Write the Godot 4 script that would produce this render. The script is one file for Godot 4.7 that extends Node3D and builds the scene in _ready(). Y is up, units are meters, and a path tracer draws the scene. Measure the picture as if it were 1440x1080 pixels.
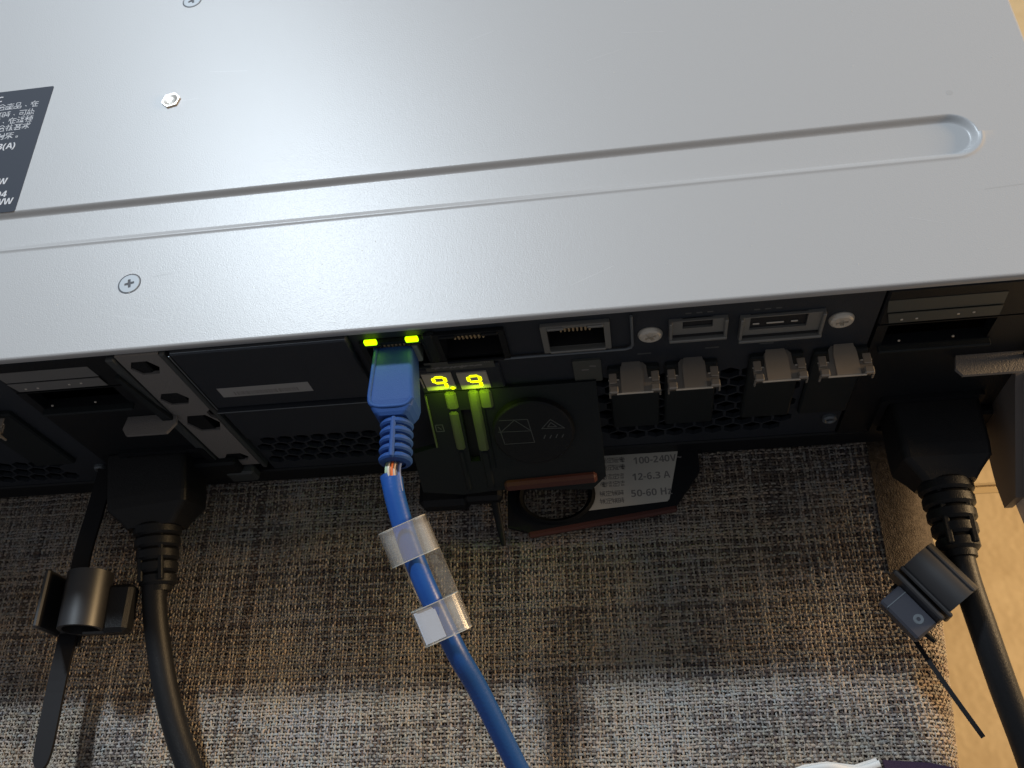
extends Node3D
# The rear of a rack storage unit on an upholstered seat, seen steeply from above. Lengths in the tables are millimetres.
const MM := 0.001

# ---------------------------------------------------------------- mesh collector
class Shape:
	var p := PackedVector3Array()
	var n := PackedVector3Array()
	var c := PackedColorArray()
	var colored := false
	func tri(a: Vector3, b: Vector3, d: Vector3, na: Vector3, nb: Vector3, nd: Vector3) -> void:
		if (d - a).cross(b - a).dot(na + nb + nd) < 0.0:
			p.append_array([a, d, b]); n.append_array([na, nd, nb])
		else:
			p.append_array([a, b, d]); n.append_array([na, nb, nd])
	func flat(a: Vector3, b: Vector3, d: Vector3, inside: Vector3) -> void:
		var f := (d - a).cross(b - a)
		if f.length_squared() < 1e-12:
			return
		f = f.normalized()
		if f.dot((a + b + d) / 3.0 - inside) < 0.0:
			f = -f
		tri(a, b, d, f, f, f)
	func quad(a: Vector3, b: Vector3, d: Vector3, e: Vector3, nrm: Vector3) -> void:
		tri(a, b, d, nrm, nrm, nrm); tri(a, d, e, nrm, nrm, nrm)
	func box(at: Vector3, size: Vector3, ch := 0.3, xf := Transform3D.IDENTITY) -> void:
		var h := size / 2.0
		ch = minf(ch, minf(h.x, minf(h.y, h.z)) * 0.95)
		var mid := xf * at
		var v := func(sx: float, sy: float, sz: float, k: int) -> Vector3:
			var q := Vector3(sx * (h.x - ch), sy * (h.y - ch), sz * (h.z - ch))
			q[k] += [sx, sy, sz][k] * ch
			return xf * (at + q)
		for k in 3:
			for s in [-1.0, 1.0]:
				var w := []
				for t in [[-1.0, -1.0], [1.0, -1.0], [1.0, 1.0], [-1.0, 1.0]]:
					var g := [0.0, 0.0, 0.0]
					g[k] = s; g[(k + 1) % 3] = t[0]; g[(k + 2) % 3] = t[1]
					w.append(v.call(g[0], g[1], g[2], k))
				flat(w[0], w[1], w[2], mid); flat(w[0], w[2], w[3], mid)
			if ch > 0.0:
				for s in [-1.0, 1.0]:
					for t in [-1.0, 1.0]:
						var a := [0.0, 0.0, 0.0]
						a[(k + 1) % 3] = s; a[(k + 2) % 3] = t
						a[k] = -1.0
						var q1 = v.call(a[0], a[1], a[2], (k + 1) % 3)
						var q2 = v.call(a[0], a[1], a[2], (k + 2) % 3)
						a[k] = 1.0
						var q3 = v.call(a[0], a[1], a[2], (k + 1) % 3)
						var q4 = v.call(a[0], a[1], a[2], (k + 2) % 3)
						flat(q1, q2, q4, mid); flat(q1, q4, q3, mid)
		if ch > 0.0:
			for sx in [-1.0, 1.0]:
				for sy in [-1.0, 1.0]:
					for sz in [-1.0, 1.0]:
						flat(v.call(sx, sy, sz, 0), v.call(sx, sy, sz, 1), v.call(sx, sy, sz, 2), mid)
	# a flat polygon in the plane of xf (x, y), from h0 to h1 along its z
	func prism(poly: PackedVector2Array, h0: float, h1: float, xf := Transform3D.IDENTITY, skip_y := [], caps := 3) -> void:
		var idx := Geometry2D.triangulate_polygon(poly)
		var up := (xf.basis * Vector3(0, 0, 1)).normalized()
		for k in range(0, idx.size(), 3):
			var a := poly[idx[k]]; var b := poly[idx[k + 1]]; var d := poly[idx[k + 2]]
			if caps & 1: tri(xf * Vector3(a.x, a.y, h1), xf * Vector3(b.x, b.y, h1), xf * Vector3(d.x, d.y, h1), up, up, up)
			if caps & 2: tri(xf * Vector3(a.x, a.y, h0), xf * Vector3(b.x, b.y, h0), xf * Vector3(d.x, d.y, h0), -up, -up, -up)
		var turn := -1.0 if Geometry2D.is_polygon_clockwise(poly) else 1.0
		for k in poly.size():
			var a := poly[k]; var b := poly[(k + 1) % poly.size()]
			var cut := false
			for y in skip_y:
				if absf(a.y - y) < 1e-4 and absf(b.y - y) < 1e-4: cut = true
			if cut or a.distance_to(b) < 1e-5: continue
			var e := (b - a).normalized()
			var o := (xf.basis * Vector3(e.y * turn, -e.x * turn, 0)).normalized()
			quad(xf * Vector3(a.x, a.y, h0), xf * Vector3(b.x, b.y, h0), xf * Vector3(b.x, b.y, h1), xf * Vector3(a.x, a.y, h1), o)
	# like prism, with holes; the sheet is cut through the middle of every hole
	func plate(outer: PackedVector2Array, holes: Array, h0: float, h1: float, xf := Transform3D.IDENTITY) -> void:
		var cuts := []
		for h in holes:
			var y := 0.0
			for q in h: y += q.y / h.size()
			if not cuts.any(func(t): return absf(t - y) < 0.02): cuts.append(y)
		cuts.sort()
		var edges := [-1e4] + cuts + [1e4]
		for k in edges.size() - 1:
			var band := PackedVector2Array([Vector2(-1e4, edges[k]), Vector2(1e4, edges[k]), Vector2(1e4, edges[k + 1]), Vector2(-1e4, edges[k + 1])])
			var left: Array = Geometry2D.intersect_polygons(outer, band)
			for h in holes:
				var next := []
				for piece in left: next.append_array(Geometry2D.clip_polygons(piece, h))
				left = next
			for piece in left: prism(piece, h0, h1, xf, cuts)
	func tube(path: Array, radius: Array, sides := 12, squash := 1.0, cap := true, up := Vector3.UP) -> void:
		var rings := []
		var side := Vector3.ZERO
		for k in path.size():
			var d: Vector3 = (path[mini(k + 1, path.size() - 1)] - path[maxi(k - 1, 0)]).normalized()
			if k == 0: side = d.cross(up if absf(d.dot(up)) < 0.98 else Vector3.RIGHT).normalized()
			side = (side - d * side.dot(d)).normalized()
			var top := side.cross(d).normalized()
			var ring := []
			for j in sides:
				var a := TAU * j / sides
				var o := side * cos(a) + top * sin(a) * squash
				ring.append([path[k] + o * radius[k], (side * cos(a) + top * sin(a) / squash).normalized()])
			rings.append(ring)
		for k in path.size() - 1:
			for j in sides:
				var a = rings[k][j]; var b = rings[k][(j + 1) % sides]; var d = rings[k + 1][(j + 1) % sides]; var e = rings[k + 1][j]
				tri(a[0], b[0], d[0], a[1], b[1], d[1]); tri(a[0], d[0], e[0], a[1], d[1], e[1])
		if cap:
			for k in [0, path.size() - 1]:
				var inside: Vector3 = path[1] if k == 0 else path[k - 1]
				for j in sides: flat(path[k], rings[k][j][0], rings[k][(j + 1) % sides][0], inside)
	# profile of (radius, height) spun about the z axis of xf
	func lathe(profile: Array, sides := 24, xf := Transform3D.IDENTITY) -> void:
		for k in profile.size() - 1:
			var a: Vector2 = profile[k]; var b: Vector2 = profile[k + 1]
			var e := (b - a).normalized()
			for j in sides:
				var t := TAU * j / sides; var u := TAU * (j + 1) / sides
				var nt := xf.basis * Vector3(cos(t) * e.y, sin(t) * e.y, -e.x); var nu := xf.basis * Vector3(cos(u) * e.y, sin(u) * e.y, -e.x)
				nt = nt.normalized(); nu = nu.normalized()
				var q1 := xf * Vector3(cos(t) * a.x, sin(t) * a.x, a.y); var q2 := xf * Vector3(cos(u) * a.x, sin(u) * a.x, a.y)
				var q3 := xf * Vector3(cos(u) * b.x, sin(u) * b.x, b.y); var q4 := xf * Vector3(cos(t) * b.x, sin(t) * b.x, b.y)
				if a.x > 1e-5: tri(q1, q2, q3, nt, nu, nu)
				if b.x > 1e-5: tri(q1, q3, q4, nt, nu, nt)
	# part of a pipe wall about the z axis of xf
	func arc_wall(r0: float, r1: float, a0: float, a1: float, length: float, xf := Transform3D.IDENTITY) -> void:
		var steps := 28
		for k in steps:
			var t := lerpf(a0, a1, float(k) / steps); var u := lerpf(a0, a1, float(k + 1) / steps)
			var dt := Vector3(cos(t), sin(t), 0); var du := Vector3(cos(u), sin(u), 0); var z := Vector3(0, 0, length)
			var bt := (xf.basis * dt).normalized(); var bu := (xf.basis * du).normalized(); var bz := (xf.basis * Vector3(0, 0, 1)).normalized()
			for s in [[r1, 1.0], [r0, -1.0]]:
				var r: float = s[0]; var g: float = s[1]
				tri(xf * (dt * r), xf * (du * r), xf * (du * r + z), bt * g, bu * g, bu * g); tri(xf * (dt * r), xf * (du * r + z), xf * (dt * r + z), bt * g, bu * g, bt * g)
			quad(xf * (dt * r0), xf * (dt * r1), xf * (du * r1), xf * (du * r0), -bz)
			quad(xf * (dt * r0 + z), xf * (dt * r1 + z), xf * (du * r1 + z), xf * (du * r0 + z), bz)
		for s in [[a0, -1.0], [a1, 1.0]]:
			var d := Vector3(cos(s[0]), sin(s[0]), 0); var z := Vector3(0, 0, length)
			quad(xf * (d * r0), xf * (d * r1), xf * (d * r1 + z), xf * (d * r0 + z), (xf.basis * Vector3(-sin(s[0]), cos(s[0]), 0) * s[1]).normalized())
	func stroke(a: Vector2, b: Vector2, w: float, h: float, xf: Transform3D) -> void:
		var e := (b - a).normalized() * w / 2.0
		var s := Vector2(-e.y, e.x)
		var q := [a - e - s, b + e - s, b + e + s, a - e + s]
		var up := (xf.basis * Vector3(0, 0, 1)).normalized()
		quad(xf * Vector3(q[0].x, q[0].y, h), xf * Vector3(q[1].x, q[1].y, h), xf * Vector3(q[2].x, q[2].y, h), xf * Vector3(q[3].x, q[3].y, h), up)
	func mesh() -> ArrayMesh:
		var a := []
		a.resize(Mesh.ARRAY_MAX)
		var q := PackedVector3Array()
		q.resize(p.size())
		for k in p.size(): q[k] = p[k] * 0.001
		a[Mesh.ARRAY_VERTEX] = q; a[Mesh.ARRAY_NORMAL] = n
		if colored: a[Mesh.ARRAY_COLOR] = c
		var m := ArrayMesh.new()
		m.add_surface_from_arrays(Mesh.PRIMITIVE_TRIANGLES, a)
		return m

# ---------------------------------------------------------------- scene helpers
var used := {}
func numbered(called: String) -> String:
	used[called] = used.get(called, -1) + 1
	return called if used[called] == 0 else "%s_%03d" % [called, used[called]]

func thing(called: String, label: String, category: String, at: Vector3, group := "") -> Node3D:
	var o := Node3D.new()
	o.name = numbered(called)
	add_child(o, true)
	o.position = at * MM
	o.set_meta("label", label); o.set_meta("category", category)
	if group: o.set_meta("group", group)
	return o

# shapes are given in the place's own millimetres; a part of a thing is set back by where the thing stands
func part(called: String, s: Shape, m: Material, parent: Node3D, label := "") -> MeshInstance3D:
	var o := MeshInstance3D.new()
	o.name = called
	o.mesh = s.mesh(); o.material_override = m
	parent.add_child(o, true)
	if parent.get_parent() == self and not parent is MeshInstance3D: o.position = -parent.position
	if label: o.set_meta("label", label)
	return o

func mat(called: String, r: float, g: float, b: float, rough: float, metal := 0.0, spec := 0.5) -> StandardMaterial3D:
	var m := StandardMaterial3D.new()
	m.resource_name = called
	m.albedo_color = Color(r, g, b).linear_to_srgb()
	m.roughness = rough; m.metallic = metal; m.metallic_specular = spec
	m.cull_mode = BaseMaterial3D.CULL_DISABLED
	return m

# fine relief from white noise, smoothed over the tile's borders so that no seam shows
var relief := {}
func grain(m: StandardMaterial3D, smooth: int, tile_mm: float, strength: float, side := 256, sd := 1) -> void:
	var key := "%d %d %d" % [smooth, side, sd]
	if not relief.has(key):
		var rng := RandomNumberGenerator.new()
		rng.seed = sd
		var a := PackedFloat32Array()
		a.resize(side * side)
		for k in a.size(): a[k] = rng.randf()
		for pass_no in smooth:
			var b := a.duplicate()
			for y in side:
				var up := ((y + side - 1) % side) * side; var dn := ((y + 1) % side) * side; var row := y * side
				for x in side:
					b[row + x] = (a[row + x] * 2.0 + a[row + (x + 1) % side] + a[row + (x + side - 1) % side] + a[up + x] + a[dn + x]) / 6.0
			a = b
		var lo := 1e9; var hi := -1e9
		for v in a:
			lo = minf(lo, v); hi = maxf(hi, v)
		var bytes := PackedByteArray()
		bytes.resize(side * side)
		for k in a.size(): bytes[k] = int((a[k] - lo) / (hi - lo) * 255.0)
		var im := Image.create_from_data(side, side, false, Image.FORMAT_L8, bytes)
		im.convert(Image.FORMAT_RGBA8)
		im.bump_map_to_normal_map(6.0)
		relief[key] = ImageTexture.create_from_image(im)
	m.normal_enabled = true; m.normal_texture = relief[key]; m.normal_scale = strength
	m.uv1_triplanar = true; m.uv1_scale = Vector3.ONE * (1000.0 / tile_mm)

func mottle(m: StandardMaterial3D, frequency: float, low: Color, high: Color, sd: int) -> void:
	var f := FastNoiseLite.new()
	f.seed = sd; f.frequency = frequency; f.fractal_type = FastNoiseLite.FRACTAL_FBM; f.fractal_octaves = 4
	var g := Gradient.new()
	g.set_color(0, low); g.set_color(1, high)
	var t := NoiseTexture2D.new()
	t.width = 512; t.height = 512; t.seamless = true; t.noise = f; t.color_ramp = g
	m.albedo_texture = t

func rect(x0: float, y0: float, x1: float, y1: float) -> PackedVector2Array:
	return PackedVector2Array([Vector2(x0, y0), Vector2(x1, y0), Vector2(x1, y1), Vector2(x0, y1)])

func round_rect(x0: float, y0: float, x1: float, y1: float, r: float, k := 5) -> PackedVector2Array:
	var o := PackedVector2Array()
	for q in [[x1 - r, y1 - r, 0.0], [x0 + r, y1 - r, PI / 2], [x0 + r, y0 + r, PI], [x1 - r, y0 + r, PI * 1.5]]:
		for j in k + 1:
			var a: float = q[2] + PI / 2 * j / k
			o.append(Vector2(q[0] + cos(a) * r, q[1] + sin(a) * r))
	return o

func disc(x: float, y: float, r: float, k := 24, turn := 0.0, sy := 1.0) -> PackedVector2Array:
	var o := PackedVector2Array()
	for j in k: o.append(Vector2(x + cos(turn + TAU * j / k) * r, y + sin(turn + TAU * j / k) * r * sy))
	return o

func poly(list: Array) -> PackedVector2Array:
	var o := PackedVector2Array()
	for q in list: o.append(Vector2(q[0], q[1]))
	return o

# xf for sheets lying on a level surface: x stays x, y runs away from the viewer, z is up
func lying(x: float, y: float, z: float, turn := 0.0) -> Transform3D:
	return Transform3D(Basis(Vector3.UP, turn) * Basis(Vector3(1, 0, 0), Vector3(0, 0, -1), Vector3(0, 1, 0)), Vector3(x, y, z))

# a smooth line through the points
func spline(pts: Array, per := 8) -> Array:
	var o := []
	for k in pts.size() - 1:
		var a: Vector3 = pts[maxi(k - 1, 0)]; var b: Vector3 = pts[k]; var c: Vector3 = pts[k + 1]; var d: Vector3 = pts[mini(k + 2, pts.size() - 1)]
		for j in per: o.append(b.cubic_interpolate(c, a, d, float(j) / per))
	o.append(pts[-1])
	return o

func fill(n: int, v: float) -> Array:
	var o := []
	o.resize(n); o.fill(v)
	return o

# print in Latin letters, centred at the middle of xf, as thin letters that stand a hair off the sheet
func letters(text: String, cap_mm: float, xf: Transform3D, m: Material, parent: Node3D, align := HORIZONTAL_ALIGNMENT_CENTER, bold := true) -> void:
	var t := TextMesh.new()
	var f := SystemFont.new()
	f.font_names = PackedStringArray(["Droid Sans"])
	f.font_weight = 700 if bold else 400
	t.font = f; t.text = text; t.font_size = 32; t.pixel_size = cap_mm / 23.0 * MM; t.depth = 0.00004
	t.horizontal_alignment = align; t.vertical_alignment = VERTICAL_ALIGNMENT_CENTER
	var o := MeshInstance3D.new()
	o.name = "lettering"; o.mesh = t; o.material_override = m
	parent.add_child(o, true)
	o.transform = Transform3D(xf.basis, xf.origin * MM)

# characters as strokes on a 10 x 10 grid, four figures a stroke
const GLYPHS := {
	"pin": "2070 2024 7074 2474 0646 0609 4649 0949 5696 5659 9699 5999",
	"zai": "0292 4005 2449 4595 6369 3999",
	"shi": "0131 0108 3138 0535 0838 5191 7074 4494 4696 8489 5667",
	"ke": "0191 8189 8969 1454 1417 5457 1757",
	"neng": "2003 0333 0535 0509 3539 0737 5054 5284 8485 5559 5787 8789",
	"zhe": "1021 0434 3427 0899 4191 5383 5484 5686 5658 8688 5888",
	"zhong": "3010 2029 0343 2306 2346 5191 7079 5393 5356 9396 5696 4999",
	"hui": "5002 5093 2474 1555 1518 8588 1585 3646 2999 2929",
	"bei": "2022 0252 4206 2529 4282 6069 5282 5486 8649 5699",
	"yao": "0191 2124 7174 2474 3133 6163 0696 4519 6589 2979",
	"qiu": "0292 5059 5949 7080 2435 4508 8306 5588",
	"dui": "1013 3033 0555 2229 0848 0494 5393 8089 8969 6577",
	"ce": "0050 2002 5090 7052 0393 2526 2575 7577 4349 4508 4598",
	"chan": "5051 1191 3142 7162 0494 0409 2696 2878 0999 5559",
	"ding": "5051 1191 1113 9193 2474 5459 5484 2609 2999",
	"dian": "1181 0393 5053 0306 9396 2474 2674 2478 7478 2878 5359 5999",
	"ya": "0191 0109 2454 2427 5457 2757 7479 6494 3999",
	"liu": "0112 0314 0608 3191 6063 3493 4649 6669 8689",
	"pin_lu": "1014 0343 2429 0646 5191 5383 5386 8386 5686 5359 7799",
	"comma": "4657", "stop": "3656 3638 5658 3858"}

func glyph(s: Shape, key: String, x: float, y: float, size: float, w: float, xf: Transform3D) -> void:
	for q in GLYPHS[key].split(" "):
		s.stroke(Vector2(x + (int(q[0]) / 9.0 - 0.5) * size, y + (0.5 - int(q[1]) / 9.0) * size), Vector2(x + (int(q[2]) / 9.0 - 0.5) * size, y + (0.5 - int(q[3]) / 9.0) * size), w, 0.0, xf)

var M := {}

func _ready() -> void:
	# camera, air, lamps
	var cam := Camera3D.new()
	cam.name = "camera"
	cam.fov = 44.83; cam.near = 0.01; cam.far = 20.0
	add_child(cam)
	cam.transform = Transform3D(Basis(Vector3(0.99013, -0.13994, 0.00828), Vector3(0.0744, 0.47452, -0.87709), Vector3(0.11881, 0.86905, 0.48025)).orthonormalized(), Vector3(25.54, 187.95, 122.07) * MM)
	cam.current = true
	var env := Environment.new()
	env.background_mode = Environment.BG_COLOR
	env.background_color = Color(0.155, 0.158, 0.168).linear_to_srgb()
	env.tonemap_mode = Environment.TONE_MAPPER_LINEAR
	env.tonemap_exposure = 1.0
	env.sdfgi_enabled = true; env.ssao_enabled = true; env.ssil_enabled = true
	var we := WorldEnvironment.new()
	we.name = "world"; we.environment = env
	add_child(we)
	area("ceiling_lamp", Vector3(-640, 1500, -1140), Vector3(-20, -40, 20), Vector2(130, 130), Color(0.9, 0.955, 1.0), 3.4)
	area("far_ceiling_panel", Vector3(-960, 1800, -2150), Vector3(-60, 0, -80), Vector2(180, 1300), Color(0.9, 0.95, 1.0), 0.9)
	area("warm_lamp", Vector3(950, 150, -90), Vector3(200, -300, 0), Vector2(200, 200), Color(1.0, 0.84, 0.62), 1.05)

	materials()
	build_floor()
	build_seat()
	build_server()
	build_network_cable()
	build_power_cords()
	build_clips()
	build_scraps()

func area(called: String, at: Vector3, towards: Vector3, size: Vector2, color: Color, energy: float) -> void:
	var l := AreaLight3D.new()
	l.name = called
	add_child(l)
	l.area_size = size * MM; l.light_color = color; l.light_energy = energy; l.shadow_enabled = true; l.light_size = 0.05
	l.area_range = 8.0; l.area_attenuation = 2.0
	l.position = at * MM
	var d := (towards - at).normalized()
	l.basis = Basis.looking_at(d, Vector3.UP if absf(d.y) < 0.98 else Vector3.RIGHT)

func materials() -> void:
	M.steel = mat("zinc_steel", 0.44, 0.44, 0.442, 0.37, 0.03, 0.46)
	grain(M.steel, 2, 34.0, 0.075, 512, 3)
	
	M.screw = mat("screw_steel", 0.26, 0.275, 0.29, 0.45, 0.25)
	M.bright = mat("bright_metal", 0.7, 0.64, 0.55, 0.32, 0.3)
	M.cage = mat("dull_cage_metal", 0.33, 0.3, 0.265, 0.26, 0.4)
	M.cage_warm = mat("warm_cage_metal", 0.46, 0.4, 0.33, 0.26, 0.4)
	M.bracket = mat("grey_sheet_metal", 0.23, 0.215, 0.205, 0.55, 0.2)
	grain(M.bracket, 2, 25.0, 0.25)
	M.shell = mat("port_shell", 0.25, 0.25, 0.24, 0.4, 0.5)
	M.black = mat("black_plastic", 0.008, 0.0095, 0.012, 0.5, 0.0, 0.35)
	grain(M.black, 2, 12.0, 0.3)
	M.panel = mat("dark_panel", 0.024, 0.029, 0.038, 0.55, 0.0, 0.4)
	grain(M.panel, 2, 14.0, 0.25)
	M.charcoal = mat("charcoal_plastic", 0.013, 0.017, 0.019, 0.55, 0.0, 0.35)
	grain(M.charcoal, 2, 10.0, 0.5)
	M.dark = mat("dark_interior", 0.008, 0.008, 0.01, 0.7)
	M.rubber = mat("black_rubber", 0.009, 0.0095, 0.011, 0.45, 0.0, 0.4)
	grain(M.rubber, 2, 15.0, 0.3)
	M.strap = mat("black_nylon", 0.01, 0.01, 0.012, 0.6, 0.0, 0.3)
	M.gloss = mat("glossy_black_plastic", 0.01, 0.01, 0.012, 0.42, 0.0, 0.7)
	M.edge = mat("worn_panel_edge", 0.16, 0.18, 0.2, 0.45, 0.4)
	M.sticker = mat("grey_sticker", 0.34, 0.33, 0.32, 0.6)
	M.sticker_dim = mat("worn_grey_sticker", 0.17, 0.165, 0.16, 0.55)
	M.green_sticker = mat("grey_green_sticker", 0.075, 0.079, 0.07, 0.55)
	M.paper = mat("white_label", 0.58, 0.555, 0.49, 0.6)
	M.ink = mat("dark_ink", 0.22, 0.21, 0.2, 0.7)
	M.slate = mat("slate_label", 0.036, 0.043, 0.06, 0.6, 0.0, 0.3)
	M.white_ink = mat("white_ink", 0.6, 0.6, 0.62, 0.6)
	M.pale_ink = mat("grey_print", 0.085, 0.09, 0.09, 0.6)
	M.rust = mat("terracotta_plastic", 0.085, 0.03, 0.024, 0.55, 0.0, 0.4)
	grain(M.rust, 2, 12.0, 0.3)
	M.window = mat("display_lens", 0.5, 0.45, 0.36, 0.45)
	M.blue = mat("blue_cable_jacket", 0.012, 0.08, 0.33, 0.36)
	grain(M.blue, 4, 30.0, 0.06)
	M.boot = mat("blue_boot", 0.023, 0.075, 0.26, 0.6, 0.0, 0.35)
	grain(M.boot, 2, 12.0, 0.2)
	M.gold = mat("gold_contact", 0.7, 0.52, 0.3, 0.35, 0.35)
	M.green_glow = mat("green_led", 0.4, 0.6, 0.0, 0.5)
	M.green_glow.emission_enabled = true; M.green_glow.emission = Color(0.72, 1.0, 0.0); M.green_glow.emission_energy_multiplier = 2.0
	M.digit_glow = mat("display_segment", 0.4, 0.6, 0.0, 0.5)
	M.digit_glow.emission_enabled = true; M.digit_glow.emission = Color(0.95, 1.0, 0.0); M.digit_glow.emission_energy_multiplier = 2.4
	M.clear = StandardMaterial3D.new()
	M.clear.resource_name = "clear_plastic"
	M.clear.transparency = BaseMaterial3D.TRANSPARENCY_ALPHA
	M.clear.albedo_color = Color(0.95, 0.93, 0.88, 0.1); M.clear.roughness = 0.1
	M.clear.cull_mode = BaseMaterial3D.CULL_DISABLED
	M.frosted = M.clear.duplicate()
	M.frosted.resource_name = "frosted_plastic"; M.frosted.albedo_color = Color(0.95, 0.93, 0.89, 0.12); M.frosted.roughness = 0.12
	M.frost = mat("paper_insert", 0.55, 0.6, 0.7, 0.45)
	M.floor = mat("tan_tile", 0.63, 0.51, 0.31, 0.5)
	grain(M.floor, 4, 300.0, 0.05)
	mottle(M.floor, 0.01, Color(0.9, 0.88, 0.85), Color(1, 1, 1), 8)
	M.core = mat("dark_underlayer", 0.1, 0.08, 0.075, 0.95)
	M.yarn = mat("woven_yarn", 1, 1, 1, 0.9, 0.0, 0.25)
	M.yarn.vertex_color_use_as_albedo = true
	grain(M.yarn, 1, 24.0, 0.8)
	M.tape = mat("brown_kraft_tape", 0.13, 0.105, 0.082, 0.75)
	grain(M.tape, 2, 25.0, 0.8)
	mottle(M.tape, 0.02, Color(0.6, 0.55, 0.5), Color(1, 1, 1), 12)
	M.violet = mat("dark_violet_cloth", 0.03, 0.012, 0.04, 0.8)
	grain(M.violet, 2, 8.0, 0.6)

func build_floor() -> void:
	var s := Shape.new()
	s.box(Vector3(300, -495, 0), Vector3(2400, 20, 2400), 0.0)
	var o := part("floor", s, mat("grout", 0.5, 0.4, 0.24, 0.9), self)
	o.set_meta("kind", "structure"); o.set_meta("label", "tan tiled floor far below the seat"); o.set_meta("category", "floor")
	for ix in 3:
		for iz in 3:
			var t := Shape.new()
			t.box(Vector3(200 + (ix - 1) * 600.0, -482.5, 168 + (iz - 1) * 600.0), Vector3(594, 5, 594), 1.2)
			part("tile", t, M.floor, o)

# ---------------------------------------------------------------- upholstered seat
const TOP := -91.3
var lumps := FastNoiseLite.new()
func over_seat(s: float, z: float) -> Array:   # (point, normal) on the cover; past the right edge it rolls down
	var r := 13.0
	var bump := lumps.get_noise_2d(s, z) * 1.1
	var e := 104.0 - (z - 20.0) * 0.12        # the edge runs a little askew to the unit
	if s < e: return [Vector3(s, TOP + bump, z), Vector3.UP]
	var a := minf((s - e) / r, PI / 2)
	var nrm := Vector3(sin(a), cos(a), 0)
	return [Vector3(e, TOP - r, z) + nrm * (r + bump) + Vector3(0, -maxf(0.0, s - e - r * PI / 2), 0), nrm]

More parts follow.
